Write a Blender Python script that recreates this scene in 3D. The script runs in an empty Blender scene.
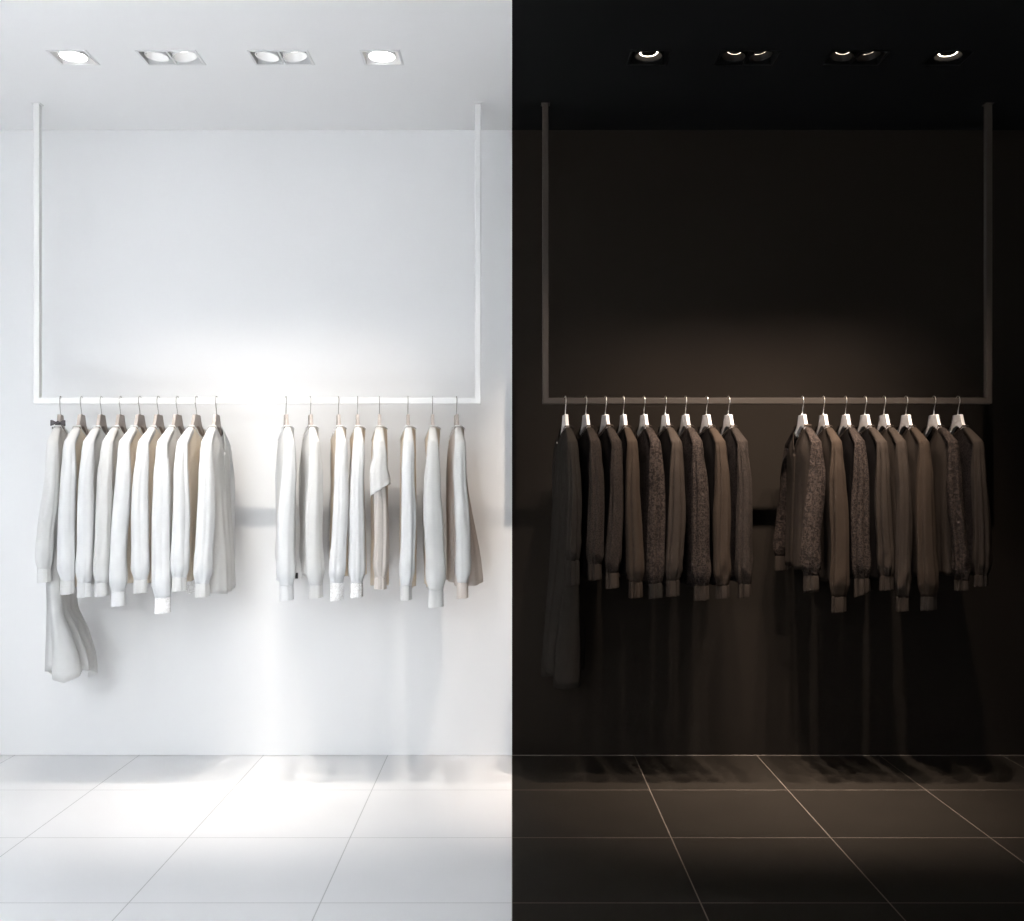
import bpy, bmesh, math, random
from math import sin, cos, pi, sqrt, exp, radians as R
from mathutils import Vector, Matrix

scene = bpy.context.scene
COL = scene.collection

# ------------------------------------------------------------------ camera
F = 1027.0            # focal length in pixels of the 1024 x 921 frame
CAM_Z, CAM_D = 1.334, 5.03
VPX, VPY = 512.0, 483.0
cam_d = bpy.data.cameras.new('camera')
cam = bpy.data.objects.new('camera', cam_d)
COL.objects.link(cam)
cam.location = (0, -CAM_D, CAM_Z)
cam.rotation_euler = (pi / 2, 0, 0)
cam_d.sensor_fit = 'HORIZONTAL'
cam_d.sensor_width = 36.0
cam_d.lens = 36.0 * F / 1024.0
cam_d.shift_y = (VPY - 460.5) / 1024.0
cam_d.clip_start = 0.05
scene.camera = cam

scene.view_settings.view_transform = 'Standard'
scene.view_settings.look = 'None'
scene.view_settings.exposure = 0.0
scene.view_settings.gamma = 1.0
scene.view_settings.use_curve_mapping = False


def wx(px, y):
    return (px - VPX) * (CAM_D + y) / F


def wz(py, y):
    return CAM_Z - (py - VPY) * (CAM_D + y) / F


CEIL = 3.063
RAIL_Y = -0.345
RAIL_Z = 1.708
BAR = 0.014


def smooth(t):
    t = max(0.0, min(1.0, t))
    return t * t * (3 - 2 * t)


def lerp(a, b, t):
    return a + (b - a) * t


def curve(pts, x):
    """smooth interpolation through (x, value) pairs"""
    if x <= pts[0][0]:
        return pts[0][1]
    for (a, va), (b, vb) in zip(pts, pts[1:]):
        if x <= b:
            return lerp(va, vb, smooth((x - a) / (b - a)) * 0.6 + 0.4 * (x - a) / (b - a))
    return pts[-1][1]


# ------------------------------------------------------------------ materials
def new_mat(name):
    m = bpy.data.materials.new(name)
    m.use_nodes = True
    nt = m.node_tree
    b = nt.nodes['Principled BSDF']
    return m, nt, b


def node(nt, kind, **kw):
    n = nt.nodes.new(kind)
    for k, v in kw.items():
        setattr(n, k, v)
    return n


def plain(name, col, rough=0.6, spec=0.5, metal=0.0, bump=0.0, bscale=200.0, var=0.0, vscale=3.0, sheen=0.0):
    m, nt, b = new_mat(name)
    b.inputs['Base Color'].default_value = (*col, 1)
    b.inputs['Roughness'].default_value = rough
    b.inputs['Specular IOR Level'].default_value = spec
    b.inputs['Metallic'].default_value = metal
    if sheen:
        b.inputs['Sheen Weight'].default_value = sheen
        b.inputs['Sheen Roughness'].default_value = 0.5
    tc = node(nt, 'ShaderNodeTexCoord')
    if bump:
        n = node(nt, 'ShaderNodeTexNoise')
        n.inputs['Scale'].default_value = bscale
        n.inputs['Detail'].default_value = 3
        bp = node(nt, 'ShaderNodeBump')
        bp.inputs['Strength'].default_value = bump
        bp.inputs['Distance'].default_value = 0.002
        nt.links.new(tc.outputs['Object'], n.inputs['Vector'])
        nt.links.new(n.outputs['Fac'], bp.inputs['Height'])
        nt.links.new(bp.outputs['Normal'], b.inputs['Normal'])
    if var:
        n = node(nt, 'ShaderNodeTexNoise')
        n.inputs['Scale'].default_value = vscale
        n.inputs['Detail'].default_value = 4
        mx = node(nt, 'ShaderNodeMix', data_type='RGBA')
        mx.inputs['A'].default_value = (*[c * (1 - var) for c in col], 1)
        mx.inputs['B'].default_value = (*[min(1, c * (1 + var)) for c in col], 1)
        nt.links.new(tc.outputs['Object'], n.inputs['Vector'])
        nt.links.new(n.outputs['Fac'], mx.inputs['Factor'])
        nt.links.new(mx.outputs['Result'], b.inputs['Base Color'])
    return m


def fabric(name, col, bump=0.35, weave=900.0, sheen=0.0, rough=0.95, spec=0.02, trans=0.0):
    """plain woven cloth: fine weave bump, soft large-scale variation"""
    m, nt, b = new_mat(name)
    tc = node(nt, 'ShaderNodeTexCoord')
    n1 = node(nt, 'ShaderNodeTexNoise')
    n1.inputs['Scale'].default_value = weave * 0.3
    n1.inputs['Detail'].default_value = 2
    n2 = node(nt, 'ShaderNodeTexNoise')
    n2.inputs['Scale'].default_value = 14
    n2.inputs['Detail'].default_value = 3
    mx = node(nt, 'ShaderNodeMix', data_type='RGBA')
    mx.inputs['A'].default_value = (*[c * 0.86 for c in col], 1)
    mx.inputs['B'].default_value = (*[min(1, c * 1.12) for c in col], 1)
    add = node(nt, 'ShaderNodeMath', operation='ADD')
    nt.links.new(tc.outputs['Object'], n1.inputs['Vector'])
    nt.links.new(tc.outputs['Object'], n2.inputs['Vector'])
    nt.links.new(n2.outputs['Fac'], mx.inputs['Factor'])
    nt.links.new(mx.outputs['Result'], b.inputs['Base Color'])
    sc2 = node(nt, 'ShaderNodeMath', operation='MULTIPLY')
    sc2.inputs[1].default_value = 1.5
    nt.links.new(n2.outputs['Fac'], sc2.inputs[0])
    nt.links.new(n1.outputs['Fac'], add.inputs[0])
    nt.links.new(sc2.outputs[0], add.inputs[1])
    bp = node(nt, 'ShaderNodeBump')
    bp.inputs['Strength'].default_value = bump
    bp.inputs['Distance'].default_value = 0.003
    nt.links.new(add.outputs[0], bp.inputs['Height'])
    nt.links.new(bp.outputs['Normal'], b.inputs['Normal'])
    b.inputs['Roughness'].default_value = rough
    b.inputs['Specular IOR Level'].default_value = spec
    b.inputs['Sheen Weight'].default_value = sheen
    b.inputs['Sheen Roughness'].default_value = 0.4
    if trans:
        out = nt.nodes['Material Output']
        t = node(nt, 'ShaderNodeBsdfTranslucent')
        t.inputs['Color'].default_value = (*col, 1)
        ms = node(nt, 'ShaderNodeMixShader')
        ms.inputs['Fac'].default_value = trans
        nt.links.new(b.outputs[0], ms.inputs[1])
        nt.links.new(t.outputs[0], ms.inputs[2])
        nt.links.new(ms.outputs[0], out.inputs['Surface'])
    return m


def lace(name, dark, light, scale=60.0, amount=0.5, kind='voronoi', bump=0.6, sheen=0.0):
    """cloth with an all-over floral / lace motif woven in two tones"""
    m, nt, b = new_mat(name)
    tc = node(nt, 'ShaderNodeTexCoord')
    nz = node(nt, 'ShaderNodeTexNoise')
    nz.inputs['Scale'].default_value = scale * 0.6
    nz.inputs['Detail'].default_value = 3
    nt.links.new(tc.outputs['Object'], nz.inputs['Vector'])
    mixv = node(nt, 'ShaderNodeMix', data_type='VECTOR')
    mixv.inputs['Factor'].default_value = 0.04
    nt.links.new(tc.outputs['Object'], mixv.inputs['A'])
    nt.links.new(nz.outputs['Color'], mixv.inputs['B'])
    if kind == 'voronoi':
        v = node(nt, 'ShaderNodeTexVoronoi', feature='DISTANCE_TO_EDGE')
        v.inputs['Scale'].default_value = scale
        nt.links.new(mixv.outputs['Result'], v.inputs['Vector'])
        src = v.outputs['Distance']
        lo, hi = 0.03, 0.03 + 0.22 * amount
    else:
        v = node(nt, 'ShaderNodeTexNoise')
        v.inputs['Scale'].default_value = scale
        v.inputs['Detail'].default_value = 4
        v.inputs['Distortion'].default_value = 1.2
        nt.links.new(tc.outputs['Object'], v.inputs['Vector'])
        src = v.outputs['Fac']
        lo, hi = 0.42, 0.42 + 0.22 * amount
    rp = node(nt, 'ShaderNodeMapRange')
    rp.inputs['From Min'].default_value = lo
    rp.inputs['From Max'].default_value = hi
    nt.links.new(src, rp.inputs['Value'])
    mx = node(nt, 'ShaderNodeMix', data_type='RGBA')
    mx.inputs['A'].default_value = (*light, 1)
    mx.inputs['B'].default_value = (*dark, 1)
    nt.links.new(rp.outputs['Result'], mx.inputs['Factor'])
    nt.links.new(mx.outputs['Result'], b.inputs['Base Color'])
    bp = node(nt, 'ShaderNodeBump')
    bp.inputs['Strength'].default_value = bump
    bp.inputs['Distance'].default_value = 0.004
    bp.invert = True
    nt.links.new(rp.outputs['Result'], bp.inputs['Height'])
    nt.links.new(bp.outputs['Normal'], b.inputs['Normal'])
    b.inputs['Roughness'].default_value = 0.8
    b.inputs['Specular IOR Level'].default_value = 0.03
    b.inputs['Sheen Weight'].default_value = sheen
    return m


def tiles(name, col, grout, rough, spec, x_off, y_off, size_x=0.6, size_y=0.6, gap=0.0045, var=0.1, bump=0.1):
    """square floor tiles from object coordinates, with grout joints"""
    m, nt, b = new_mat(name)
    tc = node(nt, 'ShaderNodeTexCoord')
    sp = node(nt, 'ShaderNodeSeparateXYZ')
    nt.links.new(tc.outputs['Object'], sp.inputs[0])

    def joint(sock, off, size):
        a = node(nt, 'ShaderNodeMath', operation='ADD')
        a.inputs[1].default_value = off + 100 * size + size / 2
        nt.links.new(sock, a.inputs[0])
        mo = node(nt, 'ShaderNodeMath', operation='MODULO')
        mo.inputs[1].default_value = size
        nt.links.new(a.outputs[0], mo.inputs[0])
        s = node(nt, 'ShaderNodeMath', operation='SUBTRACT')
        s.inputs[1].default_value = size / 2
        nt.links.new(mo.outputs[0], s.inputs[0])
        ab = node(nt, 'ShaderNodeMath', operation='ABSOLUTE')
        nt.links.new(s.outputs[0], ab.inputs[0])
        lt = node(nt, 'ShaderNodeMath', operation='LESS_THAN')
        lt.inputs[1].default_value = gap / 2
        nt.links.new(ab.outputs[0], lt.inputs[0])
        return lt.outputs[0]

    jx = joint(sp.outputs['X'], x_off, size_x)
    jy = joint(sp.outputs['Y'], y_off, size_y)
    mxm = node(nt, 'ShaderNodeMath', operation='MAXIMUM')
    nt.links.new(jx, mxm.inputs[0])
    nt.links.new(jy, mxm.inputs[1])
    n = node(nt, 'ShaderNodeTexNoise')
    n.inputs['Scale'].default_value = 5
    n.inputs['Detail'].default_value = 6
    nt.links.new(tc.outputs['Object'], n.inputs['Vector'])
    mc = node(nt, 'ShaderNodeMix', data_type='RGBA')
    mc.inputs['A'].default_value = (*[c * (1 - var) for c in col], 1)
    mc.inputs['B'].default_value = (*[min(1, c * (1 + var)) for c in col], 1)
    nt.links.new(n.outputs['Fac'], mc.inputs['Factor'])
    mg = node(nt, 'ShaderNodeMix', data_type='RGBA')
    mg.inputs['B'].default_value = (*grout, 1)
    nt.links.new(mxm.outputs[0], mg.inputs['Factor'])
    nt.links.new(mc.outputs['Result'], mg.inputs['A'])
    nt.links.new(mg.outputs['Result'], b.inputs['Base Color'])
    rr = node(nt, 'ShaderNodeMapRange')
    rr.inputs['To Min'].default_value = rough
    rr.inputs['To Max'].default_value = 0.9
    nt.links.new(mxm.outputs[0], rr.inputs['Value'])
    nt.links.new(rr.outputs['Result'], b.inputs['Roughness'])
    b.inputs['Specular IOR Level'].default_value = spec
    bp = node(nt, 'ShaderNodeBump')
    bp.inputs['Strength'].default_value = 0.5
    bp.inputs['Distance'].default_value = 0.002
    bp.invert = True
    nt.links.new(mxm.outputs[0], bp.inputs['Height'])
    n2 = node(nt, 'ShaderNodeTexNoise')
    n2.inputs['Scale'].default_value = 60
    n2.inputs['Detail'].default_value = 4
    nt.links.new(tc.outputs['Object'], n2.inputs['Vector'])
    bp2 = node(nt, 'ShaderNodeBump')
    bp2.inputs['Strength'].default_value = bump
    bp2.inputs['Distance'].default_value = 0.002
    nt.links.new(n2.outputs['Fac'], bp2.inputs['Height'])
    nt.links.new(bp.outputs['Normal'], bp2.inputs['Normal'])
    nt.links.new(bp2.outputs['Normal'], b.inputs['Normal'])
    return m


def glow(name, col, strength):
    m, nt, b = new_mat(name)
    b.inputs['Base Color'].default_value = (0.8, 0.8, 0.8, 1)
    b.inputs['Emission Color'].default_value = (*col, 1)
    b.inputs['Emission Strength'].default_value = strength
    return m


M = {}
M['white_wall'] = plain('white_wall_paint', (0.86, 0.86, 0.86), 0.7, 0.3, bump=0.05, bscale=300)
M['white_ceiling'] = plain('white_ceiling_paint', (0.84, 0.84, 0.84), 0.8, 0.2, bump=0.05, bscale=300)
M['black_wall'] = plain('black_wall_paint', (0.0116, 0.0091, 0.0072), 0.8, 0.02, bump=0.06, bscale=300)
M['black_ceiling'] = plain('black_ceiling_paint', (0.0056, 0.0056, 0.0056), 0.9, 0.02, bump=0.05, bscale=300)
M['white_floor'] = tiles('white_floor_tile', (0.82, 0.82, 0.83), (0.56, 0.56, 0.56), 0.28, 0.4, 0.0, 0.567, size_x=0.609, gap=0.0038, var=0.02, bump=0.02)
M['black_floor'] = tiles('black_floor_tile', (0.0138, 0.0112, 0.0089), (0.105, 0.087, 0.072), 0.6, 0.03, 0.001, 0.567, var=0.14, bump=0.1)
M['white_metal'] = plain('white_powder_coat', (0.82, 0.82, 0.81), 0.4, 0.4)
M['dark_metal'] = plain('brown_black_powder_coat', (0.030, 0.024, 0.0195), 0.55, 0.12)
M['grey_wood'] = plain('grey_washed_wood', (0.42, 0.37, 0.34), 0.6, 0.3, var=0.15, vscale=60, bump=0.1, bscale=120)
M['white_wood'] = plain('white_painted_wood', (0.44, 0.40, 0.375), 0.5, 0.3, var=0.12, vscale=40, bump=0.1, bscale=90)
M['steel'] = plain('brushed_steel', (0.62, 0.59, 0.55), 0.3, 0.5, metal=1.0)
M['grey_steel'] = plain('grey_steel', (0.34, 0.32, 0.30), 0.4, 0.5, metal=0.6)
M['white_trim'] = plain('white_lamp_trim', (0.72, 0.72, 0.72), 0.45, 0.4)
M['black_trim'] = plain('black_lamp_trim', (0.004, 0.004, 0.004), 0.4, 0.15)
M['white_reflector'] = plain('white_reflector', (0.85, 0.85, 0.85), 0.25, 0.5)
M['black_reflector'] = plain('black_reflector', (0.004, 0.0035, 0.003), 0.45, 0.12)
M['bulb_white'] = glow('lit_bulb_white', (1.0, 0.96, 0.9), 14.0)
M['bulb_warm'] = glow('lit_bulb_warm', (1.0, 0.86, 0.7), 12.0)
M['bulb_dim'] = glow('lit_bulb_deep', (1.0, 0.80, 0.62), 2.6)
M['bulb_soft'] = glow('lit_bulb_soft', (1.0, 0.96, 0.9), 1.3)
M['ribbon'] = fabric('dark_grey_ribbon', (0.11, 0.10, 0.105))
M['tag_black'] = plain('black_tag', (0.01, 0.01, 0.01), 0.5)

WB = (0.90, 0.90, 0.89)
M['w_plain'] = fabric('white_cotton', WB, trans=0.5)
M['w_cream'] = fabric('cream_bounce_cotton', (0.97, 0.89, 0.80), trans=0.6)  # cream tint carries the warm bounce light between sleeves
M['w_cool'] = fabric('cool_white_silk', (0.89, 0.90, 0.91), trans=0.35, rough=0.7)
M['w_lace'] = lace('white_lace', (0.90, 0.90, 0.90), (0.74, 0.73, 0.72), 60, 0.5, bump=0.4)
M['w_sheer'] = fabric('beige_sheer', (0.80, 0.76, 0.72), trans=0.5)
M['w_taupe'] = fabric('shaded_white_silk', (0.86, 0.81, 0.77), trans=0.6)  # white cloth toned down: shade on the flared panel is in the colour
M['k_plain'] = fabric('black_brown_cotton', (0.0183, 0.0139, 0.0111))
M['k_cool'] = fabric('black_crepe', (0.0135, 0.0112, 0.0094))
M['k_dark'] = fabric('shaded_black_cotton', (0.0046, 0.0037, 0.0034))  # darker cotton for bodies, shade on their fronts put into the colour
M['k_warm'] = fabric('black_warm_wool', (0.0200, 0.0142, 0.0105))
M['k_lace'] = lace('black_floral_lace', (0.0081, 0.0060, 0.0052), (0.0285, 0.0209, 0.0170), 75, 0.45)
M['k_floral'] = lace('black_floral_jacquard', (0.0081, 0.0060, 0.0052), (0.0268, 0.0194, 0.0158), 90, 0.6, kind='noise')
M['k_spot'] = lace('black_fine_net_lace', (0.0100, 0.0078, 0.0065), (0.0234, 0.0173, 0.0141), 110, 0.6)
M['k_dlace'] = lace('shaded_black_lace', (0.0045, 0.0035, 0.0034), (0.0121, 0.0092, 0.0082), 75, 0.45)  # darkened copy of the floral lace, with body shade in its tones
M['k_trim'] = fabric('black_ribbed_trim', (0.0251, 0.0188, 0.0148))


# ------------------------------------------------------------------ builders
def finish(name, bm, mat, parent=None, smooth_shade=True, solid=0.0):
    bmesh.ops.recalc_face_normals(bm, faces=bm.faces[:])
    me = bpy.data.meshes.new(name)
    bm.to_mesh(me)
    bm.free()
    me.materials.append(mat)
    if smooth_shade:
        for p in me.polygons:
            p.use_smooth = True
    o = bpy.data.objects.new(name, me)
    COL.objects.link(o)
    if parent is not None:
        o.parent = parent
    if solid:
        s = o.modifiers.new('thickness', 'SOLIDIFY')
        s.thickness = solid
        s.offset = 0
    return o


def add_box(bm, lo, hi, bevel=0.0, seg=2):
    r = bmesh.ops.create_cube(bm, size=1.0)
    vs = r['verts']
    for v in vs:
        v.co = Vector([(lo[i] + hi[i]) / 2 + v.co[i] * (hi[i] - lo[i]) for i in range(3)])
    if bevel:
        es = list({e for v in vs for e in v.link_edges})
        bmesh.ops.bevel(bm, geom=es, offset=bevel, segments=seg, affect='EDGES', profile=0.7)


def add_tube(bm, path, r, seg=10, caps=True):
    n = len(path)
    rings = []
    up = Vector((1, 0, 0))
    for i, p in enumerate(path):
        p = Vector(p)
        t = (Vector(path[min(i + 1, n - 1)]) - Vector(path[max(i - 1, 0)])).normalized()
        a = up - t * up.dot(t)
        if a.length < 1e-4:
            a = Vector((0, 1, 0)) - t * t.y
        a.normalize()
        b = t.cross(a)
        rr = r(i / (n - 1)) if callable(r) else r
        rings.append([bm.verts.new(p + a * cos(2 * pi * k / seg) * rr + b * sin(2 * pi * k / seg) * rr) for k in range(seg)])
    for A, B in zip(rings, rings[1:]):
        for k in range(seg):
            bm.faces.new((A[k], A[(k + 1) % seg], B[(k + 1) % seg], B[k]))
    if caps:
        bm.faces.new(rings[0][::-1])
        bm.faces.new(rings[-1])


def empty(name, loc, rz=0.0):
    o = bpy.data.objects.new(name, None)
    o.empty_display_size = 0.05
    COL.objects.link(o)
    o.location = loc
    o.rotation_euler = (0, 0, rz)
    return o


def tag(o, label, cat, group=None):
    o['label'] = label
    o['category'] = cat
    if group:
        o['group'] = group
    return o


def struct(name, bm, mat):
    o = finish(name, bm, mat, smooth_shade=False)
    o['kind'] = 'structure'
    return o


# ------------------------------------------------------------------ the room
XW, YF = 4.0, -7.5
for side, x0, x1 in (('left', -XW, 0.0), ('right', 0.0, XW)):
    white = side == 'left'
    bm = bmesh.new()
    add_box(bm, (x0, 0, 0.0015), (x1, 0.1, CEIL + 0.15))
    struct('wall_back_' + side, bm, M['white_wall' if white else 'black_wall'])
    bm = bmesh.new()
    add_box(bm, (x0, YF, -0.1), (x1, 0.1, 0))
    struct('floor_' + side, bm, M['white_floor' if white else 'black_floor'])
    bm = bmesh.new()
    xs = (x0 - 0.1, x0) if white else (x1, x1 + 0.1)
    add_box(bm, (xs[0], YF, -0.1), (xs[1], 0.1, CEIL + 0.15))
    struct('wall_' + side, bm, M['white_wall' if white else 'black_wall'])

bm = bmesh.new()
add_box(bm, (0.0, -0.006, 0.0), (XW, 0.0, 0.002))
struct('trim_1', bm, plain('grout_line', (0.16, 0.135, 0.115), 0.9, 0.05))

LIGHT_Y0, LIGHT_Y1 = -0.925, -0.792
LY = (LIGHT_Y0 + LIGHT_Y1) / 2
FIT = {'left': [(-1.857, -1.707), (-1.501, -1.269), (-1.053, -0.821), (-0.604, -0.454)],
       'right': [(0.480, 0.630), (0.843, 1.070), (1.283, 1.508), (1.697, 1.845)]}
for side, x0, x1 in (('left', -XW, 0.0), ('right', 0.0, XW)):
    bm = bmesh.new()
    add_box(bm, (x0, YF, CEIL), (x1, LIGHT_Y0, CEIL + 0.15))
    add_box(bm, (x0, LIGHT_Y1, CEIL), (x1, 0.0, CEIL + 0.15))
    cuts = [x0] + [c for f in FIT[side] for c in f] + [x1]
    for a, b in zip(cuts[::2], cuts[1::2]):
        add_box(bm, (a, LIGHT_Y0, CEIL), (b, LIGHT_Y1, CEIL + 0.15))
    struct('ceiling_' + side, bm, M['white_ceiling' if side == 'left' else 'black_ceiling'])


# ------------------------------------------------------------------ downlights
def ring_frame(bm, x0, x1, y0, y1, w, z0, z1):
    add_box(bm, (x0 - w, y0 - w, z0), (x1 + w, y0 + 0.004, z1), 0.0008, 1)
    add_box(bm, (x0 - w, y1 - 0.004, z0), (x1 + w, y1 + w, z1), 0.0008, 1)
    add_box(bm, (x0 - w, y0 + 0.004, z0), (x0 + 0.004, y1 - 0.004, z1), 0.0008, 1)
    add_box(bm, (x1 - 0.004, y0 + 0.004, z0), (x1 + w, y1 - 0.004, z1), 0.0008, 1)


def downlight(side, x0, x1, label):
    white = side == 'left'
    n = 2 if x1 - x0 > 0.18 else 1
    cx = (x0 + x1) / 2
    root = empty('ceiling_downlight', (cx, LY, CEIL))
    tag(root, label, 'ceiling light', 'recessed downlights in the %s ceiling' % ('white' if white else 'black'))
    trim = M['white_trim' if white else 'black_trim']
    hx, hy = (x1 - x0) / 2, (LIGHT_Y1 - LIGHT_Y0) / 2
    bm = bmesh.new()
    ring_frame(bm, -hx, hx, -hy, hy, 0.006, -0.0035, 0.0)
    if n == 2:
        add_box(bm, (-0.004, -hy + 0.004, -0.002), (0.004, hy - 0.004, 0.012), 0.0008, 1)
    finish('trim_frame', bm, trim, root, False)
    bm = bmesh.new()                       # open-bottomed housing box
    t = 0.003
    add_box(bm, (-hx + 0.0005, -hy + 0.0005, 0.0), (-hx + t, hy - 0.0005, 0.12))
    add_box(bm, (hx - t, -hy + 0.0005, 0.0), (hx - 0.0005, hy - 0.0005, 0.12))
    add_box(bm, (-hx + t, -hy + 0.0005, 0.0), (hx - t, -hy + t, 0.12))
    add_box(bm, (-hx + t, hy - t, 0.0), (hx - t, hy - 0.0005, 0.12))
    add_box(bm, (-hx + t, -hy + t, 0.117), (hx - t, hy - t, 0.12))
    finish('housing', bm, trim, root, False)
    lamps = []
    for k in range(n):
        lx = 0 if n == 1 else (-hx / 2 if k == 0 else hx / 2) * 0.98
        tilt = 0.0 if n == 1 else (R(6) if k == 0 else R(-10))
        deep = n == 2
        rimz = 0.001 if white else 0.003
        # reflector cup
        bm = bmesh.new()
        prof = [(0.055, 0.0), (0.0565, 0.002), (0.0565, 0.006), (0.048, 0.045), (0.040, 0.052), (0.038, 0.050), (0.046, 0.043), (0.053, 0.006), (0.053, 0.001)]
        seg = 32
        rings = []
        for r_, z_ in prof:
            if n == 2:
                r_ *= 0.88
            rings.append([bm.verts.new((r_ * cos(2 * pi * i / seg), r_ * sin(2 * pi * i / seg), z_)) for i in range(seg)])
        rings.append(rings[0])
        for A, B in zip(rings, rings[1:]):
            for i in range(seg):
                bm.faces.new((A[i], A[(i + 1) % seg], B[(i + 1) % seg], B[i]))
        cup = finish('reflector', bm, M['white_reflector' if white else 'black_reflector'], root)
        cup.location = (lx, 0, rimz)
        cup.rotation_euler = (0, tilt, 0)
        # bulb: a domed lens
        bm = bmesh.new()
        prev = None
        zc = (0.036 if deep else 0.008) if white else (0.024 if deep else 0.018)
        rb = ((0.034 if deep else 0.051) if white else (0.026 if deep else 0.034))
        for j in range(7):
            ph = (pi / 2) * j / 6
            rr, zz = rb * cos(ph), zc - 0.009 * sin(ph)
            if j == 6:
                c = bm.verts.new((0, 0, zz))
                for i in range(seg):
                    bm.faces.new((prev[i], prev[(i + 1) % seg], c))
            else:
                ring = [bm.verts.new((rr * cos(2 * pi * i / seg), rr * sin(2 * pi * i / seg), zz)) for i in range(seg)]
                if prev:
                    for i in range(seg):
                        bm.faces.new((prev[i], prev[(i + 1) % seg], ring[(i + 1) % seg], ring[i]))
                else:
                    base = ring
                prev = ring
        bm.faces.new(base[::-1])
        if not white:
            # black fittings: a dark lens with a lit ring around it
            finish('lens', bm, M['black_reflector'], cup)
            bm = bmesh.new()
            loops = []
            for j in range(10):
                q = 2 * pi * j / 10
                r_, z_ = rb + 0.0042 * cos(q), zc + 0.0042 * sin(q)
                loops.append([bm.verts.new((r_ * cos(2 * pi * i / seg), r_ * sin(2 * pi * i / seg), z_)) for i in range(seg)])
            loops.append(loops[0])
            for A, B in zip(loops, loops[1:]):
                for i in range(seg):
                    bm.faces.new((A[i], A[(i + 1) % seg], B[(i + 1) % seg], B[i]))
        b = finish('bulb', bm, M[('bulb_soft' if deep else 'bulb_white') if white else ('bulb_dim' if deep else 'bulb_warm')], cup)
        lamps.append(cx + lx)
    return lamps


FIT_LABEL = {
    'left': ['white single recessed downlight, leftmost fitting in the white ceiling',
             'white double recessed downlight, second from left in the white ceiling',
             'white double recessed downlight, third from left in the white ceiling',
             'white single recessed downlight in the white ceiling, nearest the black half'],
    'right': ['black single recessed downlight in the black ceiling, nearest the white half',
              'black double recessed downlight, second from left in the black ceiling',
              'black double recessed downlight, third from left in the black ceiling',
              'black single recessed downlight, rightmost fitting in the black ceiling']}
LAMPX = {'left': [], 'right': []}
for side in ('left', 'right'):
    for (a, b), lab in zip(FIT[side], FIT_LABEL[side]):
        LAMPX[side] += downlight(side, a, b, lab)


# ------------------------------------------------------------------ rails
def rail(side, xl, xr):
    white = side == 'left'
    mat = M['white_metal' if white else 'dark_metal']
    root = empty('clothing_rail', ((xl + xr) / 2, RAIL_Y, RAIL_Z - BAR))
    tag(root, ('white square-tube clothing rail hung from the white ceiling' if white else
               'dark square-tube clothing rail hung from the black ceiling'), 'clothing rail')
    hx = (xr - xl) / 2
    h = CEIL - (RAIL_Z - BAR)
    for s in (-1, 1):
        bm = bmesh.new()
        add_box(bm, (s * hx - BAR, -BAR, 0.0), (s * hx + BAR, BAR, h), 0.004, 3)
        finish('upright', bm, mat, root, False)
        bm = bmesh.new()
        add_box(bm, (s * hx - BAR - 0.006, -BAR - 0.006, h - 0.004), (s * hx + BAR + 0.006, BAR + 0.006, h), 0.001, 1)
        finish('ceiling_plate', bm, mat, root, False)
    bm = bmesh.new()
    add_box(bm, (-hx + BAR - 0.004, -BAR, 0.0), (hx - BAR + 0.004, BAR, 2 * BAR), 0.004, 3)
    finish('crossbar', bm, mat, root, False)


rail('left', wx(37.5, RAIL_Y), wx(478, RAIL_Y))
rail('right', wx(545.5, RAIL_Y), wx(988, RAIL_Y))


# ------------------------------------------------------------------ hangers
HOOK_R = BAR * 1.4142 + 0.0018 + 0.0003
HTOP = 1.645 - RAIL_Z          # hanger heights are relative to the rail centre


def hanger_meshes():
    # wooden body: outline in (u, z), extruded along x
    half = [(0.0, HTOP), (0.034, HTOP), (0.038, HTOP - 0.004), (0.045, HTOP - 0.022), (0.055, HTOP - 0.043), (0.068, HTOP - 0.058),
            (0.090, HTOP - 0.073), (0.125, HTOP - 0.094), (0.152, HTOP - 0.112), (0.162, HTOP - 0.120),
            (0.164, HTOP - 0.130), (0.158, HTOP - 0.137), (0.146, HTOP - 0.134), (0.120, HTOP - 0.119),
            (0.085, HTOP - 0.100), (0.060, HTOP - 0.084), (0.040, HTOP - 0.068), (0.020, HTOP - 0.056), (0.0, HTOP - 0.052)]
    out = half + [(-u, z) for u, z in half[-2:0:-1]]
    bm = bmesh.new()
    T = 0.0075
    A = [bm.verts.new((-T, -u, z)) for u, z in out]
    B = [bm.verts.new((T, -u, z)) for u, z in out]
    n = len(out)
    bm.faces.new(A)
    bm.faces.new(B[::-1])
    for i in range(n):
        bm.faces.new((A[i], A[(i + 1) % n], B[(i + 1) % n], B[i]))
    bmesh.ops.recalc_face_normals(bm, faces=bm.faces[:])
    es = [e for e in bm.edges if abs(e.verts[0].co.x - e.verts[1].co.x) < 1e-6]
    bmesh.ops.bevel(bm, geom=es, offset=0.002, segments=2, affect='EDGES', profile=0.5)
    bmesh.ops.triangulate(bm, faces=[f for f in bm.faces if len(f.verts) > 4])
    body = bm
    bm = bmesh.new()
    path = [(0, 0, HTOP - 0.006), (0, 0, HTOP + 0.008), (0, -0.0015, HTOP + 0.018), (0, -0.006, HTOP + 0.028)]
    for k in range(0, 21):
        a = R(-42) + R(42 + 205) * k / 20
        path.append((0, -HOOK_R * cos(a), HOOK_R * sin(a)))
    # smooth twice
    for _ in range(2):
        path = [path[0]] + [tuple((path[i - 1][j] + 2 * path[i][j] + path[i + 1][j]) / 4 if i < 6 else path[i][j] for j in range(3)) for i in range(1, len(path) - 1)] + [path[-1]]
    add_tube(bm, path, 0.0018, 8)
    hook = bm
    bm = bmesh.new()     # small metal collar where the hook enters the wood
    add_tube(bm, [(0, 0, HTOP - 0.001), (0, 0, HTOP + 0.002), (0, 0, HTOP + 0.004)], lambda t: 0.0045 - 0.0015 * t, 12)
    return body, hook, bm


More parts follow.
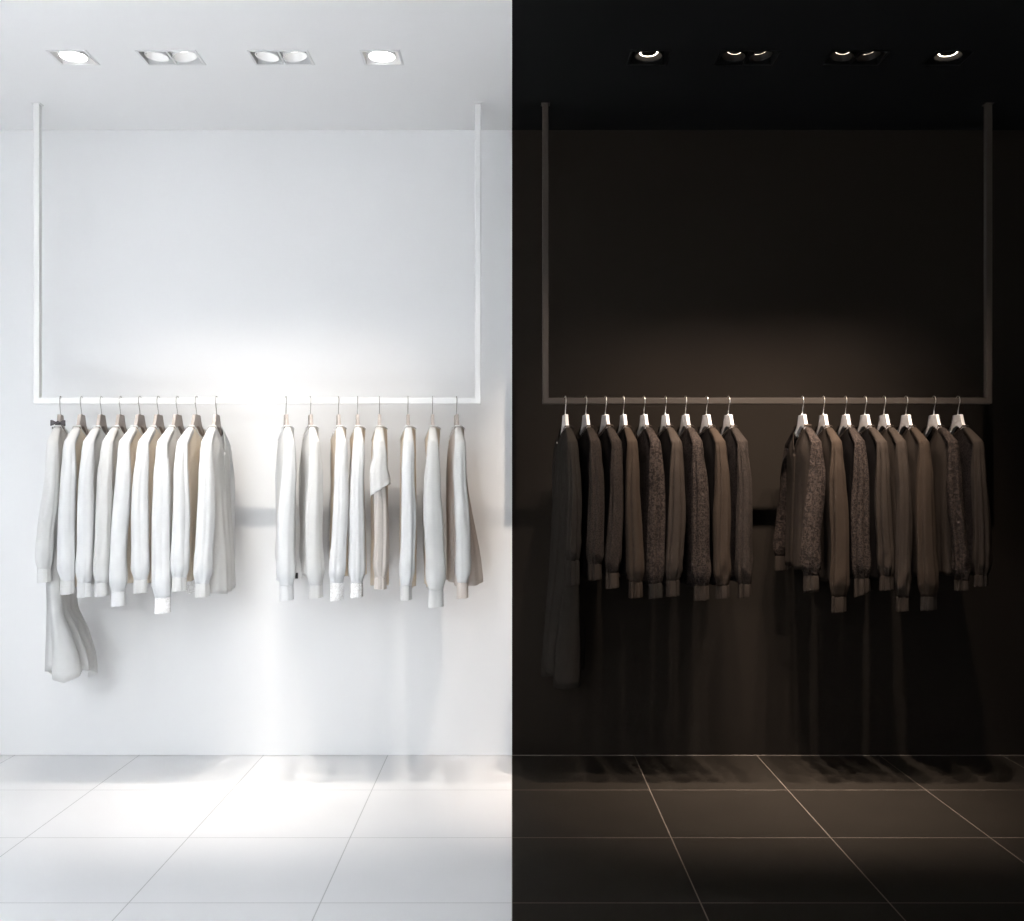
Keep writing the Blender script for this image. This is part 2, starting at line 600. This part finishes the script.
hb, hk, hc = hanger_meshes()
proto = empty('coat_hanger', (0, 0, 0))
pb = finish('hanger_body', hb, M['grey_wood'], proto, False)
ph = finish('hook', hk, M['grey_steel'], proto)
pc = finish('hook_collar', hc, M['grey_steel'], ph)
mesh_w = (pb.data, ph.data, pc.data)
mesh_k = tuple(m.copy() for m in mesh_w)
for m_, mm in zip(mesh_k, ('white_wood', 'steel', 'steel')):
    m_.materials.clear()
    m_.materials.append(M[mm])
proto_used = [False]


def hanger(X, theta, white, label, group):
    if not proto_used[0]:
        proto_used[0] = True
        r, parts = proto, (pb, ph, pc)
    else:
        r = proto.copy()
        COL.objects.link(r)
        b = pb.copy(); h = ph.copy(); c = pc.copy()
        for q in (b, h, c):
            COL.objects.link(q)
        b.parent = r; h.parent = r; c.parent = h
        parts = (b, h, c)
    for q, me in zip(parts, mesh_w if white else mesh_k):
        q.data = me
    r.location = (X, RAIL_Y, RAIL_Z)
    r.rotation_euler = (0, 0, theta)
    tag(r, label, 'coat hanger', group)


# ------------------------------------------------------------------ garments
NECK = 0.078
SH_U = 0.186


def top_z(u):
    """height of the shoulder line (garment lies on the hanger)"""
    a = abs(u)
    if a <= NECK:
        return 1.5855
    t = (a - NECK) / (SH_U - NECK)
    return 1.5855 - 0.0665 * t + 0.003 * sin(pi * t)


def make_body(rnd, fs, hem, W, D, Dhem, drift, folds, amp, neck_depth, neck_pow, hem_wave=0.0, Whem=None, flare_z=None):
    """front + back panel joined at shoulders and sides.  x = front*fs, y = -u"""
    NC, NR = 37, 44
    Whem = W if Whem is None else Whem
    ph = [rnd.uniform(0, 6.28) for _ in range(8)]
    bm = bmesh.new()
    grids = {}
    nvert = {}
    loopF, loopB = [], []
    for face in (1, -1):
        g = []
        for c in range(NC):
            s = -1 + 2 * c / (NC - 1)
            s = s * 0.75 + 0.25 * s * abs(s)          # denser near the neck
            u0 = s * SH_U
            zt = top_z(u0)
            if abs(u0) < NECK:
                q = 1 - (abs(u0) / NECK) ** neck_pow
                zt -= (neck_depth if face == 1 else 0.010) * q
                vt = 0.010 + 0.024 * (1 - (u0 / NECK) ** 2)
            else:
                vt = 0.0095
            hz = hem + hem_wave * sin(3.1 * s + ph[0]) + hem_wave * 0.5 * sin(7 * s + ph[1])
            colv = []
            for r in range(NR):
                t = r / (NR - 1)
                tt = t ** 1.5 * 0.7 + t * 0.3
                z = lerp(zt, hz, tt)
                down = max(0.0, top_z(u0) - z)
                Wz = curve([(0.0, SH_U), (0.02, SH_U), (0.10, lerp(SH_U, W, 0.8)), (0.25, W), (max(0.3, 1.55 - hem), Whem)], 1.55 - z) if z < 1.55 else SH_U
                u = s * Wz
                edge = max(0.0, 1 - abs(s) ** 5) ** 0.5
                f0 = 1.42 if flare_z is None else flare_z
                Dz = lerp(D, Dhem, smooth((f0 - z) / max(0.2, f0 - hem)))
                ramp = smooth((zt - z) / 0.11) ** 0.8
                if abs(u0) >= NECK:
                    v = lerp(vt, Dz * edge, ramp) if abs(s) < 0.999 else 0.0
                else:
                    v = lerp(vt, Dz, smooth((zt - z) / 0.12))
                fr = smooth((1.50 - z) / 0.35) * edge
                kk = folds
                wob = sin(kk * s * pi + ph[2 + (face > 0)] + 0.8 * sin(2.2 * z + ph[4])) * amp
                wob += sin(kk * 1.9 * s * pi + ph[5] + face) * amp * 0.45
                wob += sin(2.3 * s + 5 * z + ph[6]) * amp * 0.4
                v += wob * fr * (0.45 + 0.9 * smooth((1.4 - z) / 0.7))
                v = max(v, 0.004 * edge)
                x = v * face * fs + drift * smooth((f0 + 0.08 - z) / max(0.2, f0 + 0.08 - hem)) ** 1.2
                colv.append(bm.verts.new((x, -u, z)))
            g.append(colv)
            if abs(u0) < NECK + 0.002:
                (loopF if face == 1 else loopB).append(colv[0].co.copy())
        grids[face] = g
        for c in range(NC - 1):
            for r in range(NR - 1):
                bm.faces.new((g[c][r], g[c + 1][r], g[c + 1][r + 1], g[c][r + 1]))
    for c in range(NC - 1):                             # shoulder seam
        ya = abs(grids[1][c][0].co.y)
        yb = abs(grids[1][c + 1][0].co.y)
        if min(ya, yb) >= NECK - 0.004 and max(ya, yb) > NECK:
            bm.faces.new((grids[1][c][0], grids[1][c + 1][0], grids[-1][c + 1][0], grids[-1][c][0]))
    bmesh.ops.remove_doubles(bm, verts=bm.verts[:], dist=0.0006)
    return bm, loopF, loopB


def make_collar(loopF, loopB, fs, height, lean):
    """a standing band along the neck opening"""
    loop = [p.copy() for p in loopF + loopB[::-1]]
    for p in loop:
        if abs(p.y) > 0.066:
            p.z = max(p.z, 1.5862)
    n = len(loop)
    cx = sum(p.x for p in loop) / n
    bm = bmesh.new()
    rows = []
    prof = [(0.0008, 0.0022), (0.0025, 0.003), (height * 0.6, 0.002), (height, lean), (height * 1.02, lean + 0.002), (height * 0.55, lean * 0.5 + 0.007)]
    prof = prof[:4]
    for dz, off in prof:  # below, seam, edge, lip
        row = []
        for p in loop:
            d = Vector((p.x - cx, p.y, 0))
            d = d.normalized() if d.length > 1e-5 else Vector((0, 0, 0))
            row.append(bm.verts.new(p + d * off + Vector((0, 0, dz))))
        rows.append(row)
    for A, B in zip(rows, rows[1:]):
        for i in range(n):
            bm.faces.new((A[i], A[(i + 1) % n], B[(i + 1) % n], B[i]))
    return bm


def make_sleeve(rnd, side, z_end, off, rx, ru, amp=0.11, gather=True, flare=1.0, cut=0.0, u_end=0.0, lean=0.0, start=0.0, crease=1.0):
    """sleeve that begins on the shoulder, turns at the shoulder end and hangs; side=+1 near the camera, -1 far"""
    NS, NR = 48, 60
    ph = [rnd.uniform(0, 6.28) for _ in range(8)]
    bm = bmesh.new()
    rings = []
    grooves = [(rnd.uniform(-0.95, -0.25), rnd.uniform(0.20, 0.42), rnd.uniform(0.14, 0.24), rnd.uniform(-0.35, 0.2)),
               (rnd.uniform(0.20, 0.95), rnd.uniform(0.20, 0.42), rnd.uniform(0.14, 0.24), rnd.uniform(-0.2, 0.35)),
               (rnd.uniform(1.4, 4.6), 0.3, 0.3, 0.0)]
    us = [0.084, 0.106, 0.130, 0.152, 0.170, 0.184]          # along the shoulder
    pts = []
    for u in us:
        pts.append((u, top_z(u) - 0.006, 0))
    zt = pts[-1][1]
    n2 = NR - len(us)
    L = zt - z_end
    zs = [zt - L * ((i + 1) / n2) ** 1.25 for i in range(n2)]
    for z in zs:
        d = zt - z
        pts.append((curve([(0, 0.184), (0.005, 0.189), (0.04, 0.194), (0.16, 0.201), (0.4, 0.205), (0.9, 0.206)], d), z, d))
    N = len(pts)
    for r, (u0, z0, d) in enumerate(pts):
        t = d / L
        ua, za = pts[max(r - 1, 0)][:2]
        ub, zb = pts[min(r + 1, N - 1)][:2]
        tu, tz = ub - ua, zb - za
        ln = sqrt(tu * tu + tz * tz)
        tu, tz = tu / ln, tz / ln
        nu, nz = -tz, tu                                       # outward normal in the u-z plane
        if d == 0:
            q = r / (len(us) - 1)
            rxx = lerp(0.0145, 0.0225, q)
            rn = lerp(0.0085, 0.0125, q)
            rin = lerp(0.036, 0.030, q)
        else:
            rxx = rx * curve([(0, 0.0225 / rx), (0.05, 0.0265 / rx), (0.16, 0.86), (0.32, 1.0), (0.55, 0.97), (0.8, 0.93)], d)
            rn = ru * curve([(0, 0.0125 / ru), (0.03, 0.55), (0.12, 0.85), (0.25, 1.0), (0.8, 1.0)], d)
            rin = lerp(0.030, rn, smooth(d / 0.03))
        if start:
            sh = 1 - start * (1 - smooth(d / 0.20))
            rxx *= sh
            rn *= sh
        if gather:
            e = smooth((t - 0.91) / 0.09)
            rxx *= 1 + 0.10 * smooth((t - 0.72) / 0.15) - 0.32 * e
            rn *= 1 + 0.10 * smooth((t - 0.72) / 0.15) - 0.28 * e
        f = lerp(1.0, flare, smooth(t))
        rxx *= f
        rn *= f
        rin = rin if d < 0.03 else rn
        xc = off * smooth(t) + 0.005 * sin(5.5 * t + ph[6]) * smooth(t * 3) + lean * smooth(d / 0.2)
        uc = u0 + u_end * t
        ring = []
        for k in range(NS):
            a = 2 * pi * k / NS
            env = 0.35 * smooth((d - 0.001) / 0.012) + 0.65 * smooth((d - 0.01) / 0.10)
            w = 0.95 * (0.9 - 1.7 * abs(sin(2.5 * a + ph[0] + 0.7 * sin(2.4 * t + ph[1]))) ** 0.75)
            w += 0.6 * (0.8 - 1.5 * abs(sin(3.5 * a + ph[2] + 1.1 * t))) + 0.25 * sin(2 * a + 9 * t + ph[3])
            for g0, gd, gw, gs in grooves:
                w -= crease * gd * exp(-((((a - g0 - gs * t + pi) % (2 * pi)) - pi) / gw) ** 2) / max(amp, 0.05)
            w2 = sin(4 * a + 30 * t + ph[4]) * smooth((t - 0.66) / 0.3) * 0.5 + sin(2 * a - 44 * t + ph[5]) * smooth((t - 0.8) / 0.15) * 0.35
            rad = 1 + amp * env * (w + w2)
            cn, cx_ = cos(a), sin(a)
            # squarish profile so that the shoulder reads as a flat strip
            re = rn if cn >= 0 else rin
            ring.append(bm.verts.new((xc + rxx * cx_ * rad,
                                      -(uc + nu * re * cn * rad) * side,
                                      z0 + nz * re * cn * rad + cut * (cx_ * 0.5) * smooth((t - 0.6) / 0.4))))
        rings.append(ring)
    for A, B in zip(rings, rings[1:]):
        for k in range(NS):
            bm.faces.new((A[k], A[(k + 1) % NS], B[(k + 1) % NS], B[k]))
    return bm, [v.co.copy() for v in rings[-1]]


def make_cuff(end, height, swell=1.06, tilt=0.0):
    n = len(end)
    c = sum(end, Vector()) / n
    bm = bmesh.new()
    rows = []
    for dz, s in ((0.006, 0.97), (0.001, 1.0), (-0.004, 1.02), (-height * 0.5, 1.03), (-height + 0.003, swell), (-height, swell * 0.99)):
        row = []
        for i, p in enumerate(end):
            d = p - c
            a = 2 * pi * i / n
            base = Vector((sin(a) * 0.5, 0, 0))
            # rounder than the gathered sleeve
            row.append(bm.verts.new(Vector((c.x + d.x * s, c.y + d.y * s, lerp(p.z, c.z, 0.85) + dz + tilt * d.x * (-dz / height)))))
        rows.append(row)
    for A, B in zip(rows, rows[1:]):
        for k in range(n):
            bm.faces.new((A[k], A[(k + 1) % n], B[(k + 1) % n], B[k]))
    return bm


def theta_for(hx, cap):
    y = RAIL_Y - 0.18
    X0 = wx(hx, RAIL_Y)
    s = (wx(cap, y) - X0) / 0.18
    return math.asin(max(-0.35, min(0.35, s)))


def garment(g):
    rnd = random.Random(g['seed'])
    X0 = wx(g['hook'], RAIL_Y)
    th = g['th']
    zhem = wz(g['hem'], RAIL_Y)
    fs = g.get('fs', -1)
    mats = g['mats']            # body, sleeve, trim
    gx_black = mats[0][0] == 'k'
    root = empty(g['name'], (X0, RAIL_Y, zhem), th)
    tag(root, g['label'], g['cat'], g['group'])

    def fin(name, bm, mat, parent=root, solid=0.0016):
        for v in bm.verts:
            u, z = -v.co.y, v.co.z
            hold = smooth((z - 0.68) / 0.10)
            S = smooth((1.519 - z) / max(0.3, 1.519 - g['zend'])) * smooth((u - 0.13) / 0.05)
            for sgn, nb in ((1, g['next']), (-1, g['prev'])):
                if nb is None or v.co.x * sgn <= 0 and abs(S) < 0.01:
                    continue
                gap = abs(wx(nb['hook'], RAIL_Y) - X0)
                own = g['off'] * S
                lim = gap / 2 + sgn * ((nb['off'] * S - own) / 2 + u * (sin(nb['th']) - sin(th)) / 2)
                lim = max(0.012, lim * 0.94)
                d = (v.co.x - own) * sgn
                k = 0.72 * lim
                if d > k:
                    d2 = k + (lim - k) * math.tanh((d - k) / (lim - k))
                    v.co.x = own + sgn * lerp(d, d2, hold)
            v.co.z -= zhem
        return finish(name, bm, M[mat], parent, True, solid)

    bm, lf, lb = make_body(rnd, fs, zhem, g.get('W', 0.165), g.get('D', 0.027), g.get('Dhem', 0.030), g.get('drift', 0.0),
                           g.get('folds', 4.0), g.get('amp', 0.006), g.get('neck', 0.06), g.get('npow', 1.6), g.get('wave', 0.006), g.get('Whem'), g.get('flare_z'))
    body = fin('body', bm, mats[0])
    if g.get('collar', True):
        fin('collar', make_collar(lf, lb, fs, g.get('ch', 0.008), g.get('cl', 0.002)), mats[2], root, 0.0014)
    if g.get('placket'):
        bm = bmesh.new()
        co = {}
        pts = [v.co.copy() for v in body.data.vertices if abs(v.co.y) < 0.0008 and v.co.x * fs > 0.006]
        pts.sort(key=lambda p: -p.z)
        pts = pts[1:]
        prev = None
        for p in pts[::2]:
            row = [bm.verts.new((p.x + fs * 0.004, p.y + dy, p.z)) for dy in (-0.014, -0.013, 0.013, 0.014)]
            if prev:
                for i in range(3):
                    bm.faces.new((prev[i], prev[i + 1], row[i + 1], row[i]))
            prev = row
        o = finish('placket', bm, M[mats[2]], root, True, 0.002)
    if g.get('button'):
        bm = bmesh.new()
        bmesh.ops.create_uvsphere(bm, u_segments=12, v_segments=8, radius=0.0045)
        fx = max(v.co.x * fs for v in body.data.vertices if abs(v.co.y) < 0.012 and v.co.z + zhem > 1.5)
        for v in bm.verts:
            v.co = Vector((v.co.x * 0.6 + fs * (fx + 0.004), v.co.y, v.co.z + 1.5855 - g['neck'] - 0.006))
        fin('button', bm, 'white_wood', root, 0.0)['label'] = 'small pale button'
    # sleeves
    for side in (1, -1):
        u = 0.205
        y = RAIL_Y - u * cos(th) * side
        if side == 1:
            cyb, chh = g['cuff'][1:]
        else:
            cyb, chh = g['cuff'][1] + g.get('far_dy', -20), g['cuff'][2]
        zb = wz(cyb, y)
        ch = chh * (CAM_D + y) / F
        off = g['off'] if side == 1 else g.get('far_off', 0.004)
        z_end = zb + ch
        if g.get('short') and side in (1, -1):
            zs = wz(g['short'], y)
            sb, end = make_sleeve(rnd, side, zs, off * 0.5, g.get('rx', 0.038) * 1.15, g.get('ru', 0.03) * 1.1, 0.03, False, 1.15, cut=0.06, start=-0.14, crease=0.3)
            fin('sleeve', sb, mats[1])
            sb, end = make_sleeve(rnd, side, z_end, off, g.get('rx', 0.038) * 0.85, g.get('ru', 0.03) * 0.85, 0.08, True, 1.0, start=0.08, crease=0.6)
            s = fin('under_sleeve', sb, mats[3])
            fin('cuff', make_cuff(end, ch), mats[3], s, 0.0025)
            continue
        sb, end = make_sleeve(rnd, side, z_end, off, g.get('rx', 0.038), g.get('ru', 0.030), g.get('samp', 0.10) * (1.0 if gx_black else 0.5), ch > 0.02, g.get('flare', 1.0), crease=1.0 if gx_black else 0.35)
        s = fin('sleeve', sb, mats[1])
        if ch > 0.02:
            fin('cuff', make_cuff(end, ch, g.get('swell', 1.06), g.get('tilt', 0.12)), g.get('cuffmat', mats[2]), s, 0.0025)
    return root, th, X0


ORD = ['leftmost', 'second from left', 'third from left', 'fourth from left', 'fifth from left', 'sixth from left', 'seventh from left', 'eighth from left', 'rightmost']


def ordinal(i, n):
    return 'leftmost' if i == 0 else ('rightmost' if i == n - 1 else ORD[i])


KF, WF = 'black', 'white'
sets = []
# ---- right, left cluster (hook px, shoulder px, near cuff (x, bottom y, height px), look)
R1 = [
    dict(button=True, hook=566, cap=572, cuff=(574, 585, 24), look='long pleated black dress', name='dress', cat='dress', hem=673, D=0.030, Dhem=0.052, amp=0.021, folds=4.5, mats=('k_cool', 'k_cool', 'k_cool'), drift=-0.02, neck=0.062, W=0.165, Whem=0.17, wave=0.03, rx=0.034, ch=0.006, flare_z=0.95),
    dict(hook=586.5, cap=595, cuff=(596, 579.5, 15), look='black lace-sleeved shirt', mats=('k_dark', 'k_spot', 'k_plain'), neck=0.055),
    dict(hook=606, cap=616, cuff=(612.5, 588, 15), look='black corded-neck shirt', mats=('k_dark', 'k_spot', 'k_trim'), neck=0.045, ch=0.012),
    dict(hook=624, cap=632, cuff=(635, 597.5, 15), look='smooth black shirt with wide cuffs', mats=('k_dark', 'k_warm', 'k_warm'), rx=0.040, samp=0.04, neck=0.045),
    dict(hook=644.5, cap=655, cuff=(656, 598, 14), look='black floral shirt with dark cuffs', mats=('k_dlace', 'k_floral', 'k_plain'), cuffmat='k_cool', neck=0.060),
    dict(hook=666, cap=676, cuff=(673, 596, 15), look='plain black shirt with small collar', mats=('k_dark', 'k_plain', 'k_plain'), neck=0.040),
    dict(button=True, hook=686, cap=697, cuff=(702.5, 600, 14), look='black lace shirt with glinting motif', mats=('k_dlace', 'k_lace', 'k_plain'), neck=0.060, rx=0.041),
    dict(hook=707, cap=720, cuff=(723, 598, 12), look='plain black shirt with draped folds', mats=('k_dark', 'k_warm', 'k_plain'), neck=0.035, samp=0.15),
    dict(hook=729, cap=742, cuff=(745.5, 597, 12), look='black lace shirt with scalloped sleeve', mats=('k_dlace', 'k_spot', 'k_plain'), neck=0.045),
]
R2 = [
    dict(hook=803, cap=815.5, cuff=(812, 590, 14), look='black embroidered open shirt', mats=('k_plain', 'k_floral', 'k_trim'), neck=0.115, npow=1.0, ch=0.012, hem=567, D=0.036, Dhem=0.044, rx=0.042, cuffmat='k_plain', placket=True, far_off=-0.028),
    dict(hook=824, cap=836, cuff=(839, 612, 15), look='plain black wide-sleeved shirt', mats=('k_plain', 'k_warm', 'k_trim'), cuffmat='k_plain', neck=0.055, rx=0.044, samp=0.06),
    dict(hook=846, cap=859, cuff=(861, 594, 15), look='black shirt with crinkled lace sleeves', mats=('k_dark', 'k_lace', 'k_plain'), neck=0.060, tilt=0.5),
    dict(hook=865.5, cap=881, cuff=(885, 590, 13), look='black shirt with pinned sleeve', mats=('k_dark', 'k_plain', 'k_plain'), neck=0.040, rx=0.036),
    dict(hook=884.5, cap=900, cuff=(903, 611, 13), look='black shirt with narrow pleated sleeve', mats=('k_plain', 'k_plain', 'k_plain'), neck=0.050, samp=0.16),
    dict(hook=906.5, cap=923, cuff=(927.5, 610, 13), look='smooth black shirt with round neck', mats=('k_plain', 'k_warm', 'k_plain'), cuffmat='k_cool', neck=0.060, rx=0.044, samp=0.05, D=0.031),
    dict(hook=934.5, cap=952, cuff=(961, 590, 9), look='black shirt with deep V neck', mats=('k_plain', 'k_floral', 'k_plain'), neck=0.125, npow=1.0, D=0.032, samp=0.15),
    dict(hook=958.5, cap=977, cuff=(981, 586, 10), look='black shirt with net lace yoke', mats=('k_dlace', 'k_plain', 'k_plain'), neck=0.045, D=0.032, rx=0.037),
]
L1 = [
    dict(hook=59, cap=52.5, cuff=(46, 582, 13), look='long white dress', name='dress', cat='dress', hem=673, D=0.028, Dhem=0.072, amp=0.014, folds=5, mats=('w_plain', 'w_plain', 'w_plain'), drift=0.045, neck=0.05, W=0.16, Whem=0.18, wave=0.03, rx=0.034, flare_z=0.85),
    dict(hook=80, cap=70, cuff=(67, 594, 13), look='white shirt with cream body', mats=('w_cream', 'w_cool', 'w_plain')),
    dict(hook=100, cap=89, cuff=(84, 597, 14), look='smooth white shirt', mats=('w_plain', 'w_cool', 'w_cool'), rx=0.036),
    dict(hook=119, cap=108, cuff=(101.5, 596, 13), look='white cotton shirt', mats=('w_plain', 'w_plain', 'w_plain'), samp=0.16),
    dict(hook=138.5, cap=125, cuff=(118, 606, 14), look='white shirt with long smooth sleeve', mats=('w_cream', 'w_cool', 'w_cool'), samp=0.06),
    dict(hook=157, cap=144, cuff=(139.5, 593, 13), look='white shirt with crisp cuff', mats=('w_cream', 'w_cool', 'w_plain')),
    dict(hook=176, cap=163, cuff=(163, 613, 15), look='white lace-cuffed shirt with broad sleeve', mats=('w_plain', 'w_cool', 'w_plain'), rx=0.043, cuffmat='w_lace'),
    dict(hook=195, cap=183, cuff=(180, 591, 13), look='white crumpled shirt', mats=('w_cream', 'w_cool', 'w_plain'), samp=0.15),
    dict(hook=215, cap=207, cuff=(203.5, 597, 13), look='white shirt with open V neck', mats=('w_plain', 'w_cool', 'w_plain'), neck=0.105, npow=1.0, hem=590, D=0.036, Dhem=0.050, drift=0.015, placket=True),
]
L2 = [
    dict(hook=286, cap=289, cuff=(286, 600, 14), look='white shirt with black side tag', mats=('w_plain', 'w_cool', 'w_cool'), samp=0.06, D=0.034),
    dict(hook=310.5, cap=314, cuff=(315, 598, 13), look='plain white shirt', mats=('w_plain', 'w_plain', 'w_plain'), D=0.034),
    dict(hook=338.5, cap=341, cuff=(338, 600, 17), look='white shirt with crumpled lace cuff', mats=('w_cream', 'w_cool', 'w_lace'), rx=0.034),
    dict(hook=357.5, cap=358.5, cuff=(356, 597, 14), look='white shirt with lace-edged sleeve', mats=('w_cream', 'w_cool', 'w_lace'), rx=0.034),
    dict(hook=379.5, cap=379, cuff=(381, 589, 11), look='short-sleeved white top over sheer sleeves', mats=('w_cream', 'w_plain', 'w_plain', 'w_sheer'), short=490, D=0.036),
    dict(hook=408, cap=408.5, cuff=(407, 600, 14), look='white shirt with slim sleeve', mats=('w_cream', 'w_cool', 'w_plain'), rx=0.033, D=0.034),
    dict(hook=432.5, cap=433, cuff=(435, 607, 17), look='white shirt with wide square cuff', mats=('w_cream', 'w_plain', 'w_plain'), rx=0.042, samp=0.05),
    dict(hook=456.5, cap=460, cuff=(463, 598, 15), look='white blouse with flared taupe back', mats=('w_taupe', 'w_plain', 'w_plain'), cuffmat='w_taupe', rx=0.033, hem=581, D=0.034, Dhem=0.060, drift=0.035, amp=0.010),
]
seed = 11
for half, cl, lst, gx in (('black', 'left', R1, -1), ('black', 'right', R2, -1), ('white', 'left', L1, 1), ('white', 'right', L2, -1)):
    n = len(lst)
    for i, g in enumerate(lst):
        g['hook'] += 1.5 if (half, cl) == ('white', 'left') else (-0.7 if half == 'black' else 0.0)
        g['th'] = theta_for(g['hook'], g['cap'])
        y = RAIL_Y - 0.205 * cos(g['th'])
        o_ = (wx(g['cuff'][0], y) - wx(g['hook'], RAIL_Y) - 0.205 * sin(g['th'])) / cos(g['th'])
        g['off'] = max(-0.07, min(0.07, o_))
        g['zend'] = wz(g['cuff'][1], y)
        g['prev'] = lst[i - 1] if i else None
        g['next'] = lst[i + 1] if i < n - 1 else None
    for i, g in enumerate(lst):
        seed += 7
        g['seed'] = seed
        g.setdefault('name', 'shirt')
        g.setdefault('cat', 'shirt')
        g.setdefault('hem', 578 + (seed * 37 % 13) - 6)
        g.setdefault('fs', gx)
        where = '%s in the %s cluster of %s clothes' % (ordinal(i, n), cl, half)
        g['label'] = g['look'] + ', ' + where
        g['group'] = '%s clothes hanging in the %s cluster' % (half, cl)
        root, th, X0 = garment(g)
        g['root'], g['th'], g['X0'] = root, th, X0
        hanger(X0, th, half == 'white', ('grey wooden hanger, ' if half == 'white' else 'white wooden hanger, ') + where,
               '%s hangers on the %s rail' % ('grey' if half == 'white' else 'white', half))

# black tag on the first white shirt of the right cluster
g = L2[0]
bm = bmesh.new()
add_box(bm, (0.028, -0.150, 0.0), (0.040, -0.147, 0.026), 0.0008, 1)
t = finish('side_tag', bm, M['tag_black'], g['root'], False)
t.location = (0, 0, wz(579, RAIL_Y - 0.15) - g['root'].location.z)
t['label'] = 'small black tag'

# dark grey ribbon bow tied to the first hanger of the white clothes
g = L1[0]
bow = empty('ribbon_bow', (g['X0'], RAIL_Y, RAIL_Z), g['th'])
tag(bow, 'dark grey ribbon bow tied on the leftmost grey hanger', 'bow')
uB, zB = 0.058, wz(423, RAIL_Y - 0.06) - RAIL_Z
for s in (-1, 1):
    bm = bmesh.new()
    rows = []
    for i in range(9):
        a = -pi * 0.5 + pi * 2 * i / 8
        r = 0.005 + 0.024 * (0.5 - 0.5 * cos(2 * pi * i / 8))
        row = []
        for j in range(5):
            wdt = (j / 4 - 0.5) * (0.009 + 0.013 * sin(pi * i / 8))
            row.append(bm.verts.new((s * (0.002 + r), -uB - 0.006 + 0.008 * sin(2 * pi * i / 8) , zB + wdt + 0.003 * sin(j * 2.2 + i))))
        rows.append(row)
    for A, B in zip(rows, rows[1:]):
        for j in range(4):
            bm.faces.new((A[j], A[j + 1], B[j + 1], B[j]))
    finish('loop', bm, M['ribbon'], bow, True, 0.0016)
    bm = bmesh.new()
    rows = []
    for i in range(6):
        t = i / 5
        rows.append([bm.verts.new((s * (0.003 + 0.018 * t) + 0.006 * (j - 1), -uB - 0.004, zB - 0.026 * t + 0.003 * sin(5 * t) * (j - 1))) for j in range(3)])
    for A, B in zip(rows, rows[1:]):
        for j in range(2):
            bm.faces.new((A[j], A[j + 1], B[j + 1], B[j]))
    finish('tail', bm, M['ribbon'], bow, True, 0.0016)
bm = bmesh.new()
bmesh.ops.create_uvsphere(bm, u_segments=14, v_segments=10, radius=0.009)
for v in bm.verts:
    v.co = Vector((v.co.x * 0.9, v.co.y * 0.8 - uB - 0.007, v.co.z * 1.1 + zB))
finish('knot', bm, M['ribbon'], bow)


# ------------------------------------------------------------------ light
def spot(name, loc, target, power, col, angle, blend, radius=0.02):
    d = bpy.data.lights.new(name, 'SPOT')
    d.energy = power
    d.color = col
    d.spot_size = R(angle)
    d.spot_blend = blend
    d.shadow_soft_size = radius
    o = bpy.data.objects.new(name, d)
    COL.objects.link(o)
    o.location = loc
    o.rotation_euler = (Vector(target) - Vector(loc)).to_track_quat('-Z', 'Y').to_euler()
    return o


def area(name, loc, target, sx, sy, power, col, spread):
    d = bpy.data.lights.new(name, 'AREA')
    d.shape = 'RECTANGLE'
    d.size, d.size_y = sx, sy
    d.energy = power
    d.color = col
    d.spread = R(spread)
    o = bpy.data.objects.new(name, d)
    COL.objects.link(o)
    o.location = loc
    o.rotation_euler = (Vector(target) - Vector(loc)).to_track_quat('-Z', 'Y').to_euler()
    return o


WARM_R, WARM_L = (1.0, 0.86, 0.74), (1.0, 0.92, 0.83)
POW = {'left': (27.0, 58.0), 'right': (176.0, 295.0)}
for side in ('left', 'right'):
    col = WARM_L if side == 'left' else WARM_R
    cxm = -1.15 if side == 'left' else 1.15
    pw, pf = POW[side]
    for x in LAMPX[side]:
        xt = cxm + (x - cxm) * (1.12 if abs(x) < 1.15 else 0.9)
        spot(side + '_assumed_wall_spot', (x, -1.20, CEIL - 0.012), (xt, -0.10, 1.20), pw, col, 50, 1.0)  # assumed lamp row without fittings, placed to fit the rail's wall shadow
        spot(side + '_floor_spot', (x, LY, CEIL - 0.012), (x, LY + 0.24, 0), pf, col, 38, 1.0)

# added fill lamp, unseen behind the camera, for assumed daylight on the white side
area('front_fill', (-1.5, -7.0, 2.2), (-1.4, -2.0, 0), 2.0, 2.0, 25, (0.90, 0.95, 1.0), 60)
# added fill lamp, out of view overhead, to brighten the white side
area('overhead_fill', (-1.75, -5.4, 3.04), (-1.75, -5.2, 0.0), 3.1, 2.4, 985, (0.93, 0.965, 1.0), 90)

w = bpy.data.worlds.new('world')
scene.world = w
w.use_nodes = True
w.node_tree.nodes['Background'].inputs['Color'].default_value = (0.85, 0.92, 1.0, 1)
w.node_tree.nodes['Background'].inputs['Strength'].default_value = 0.02
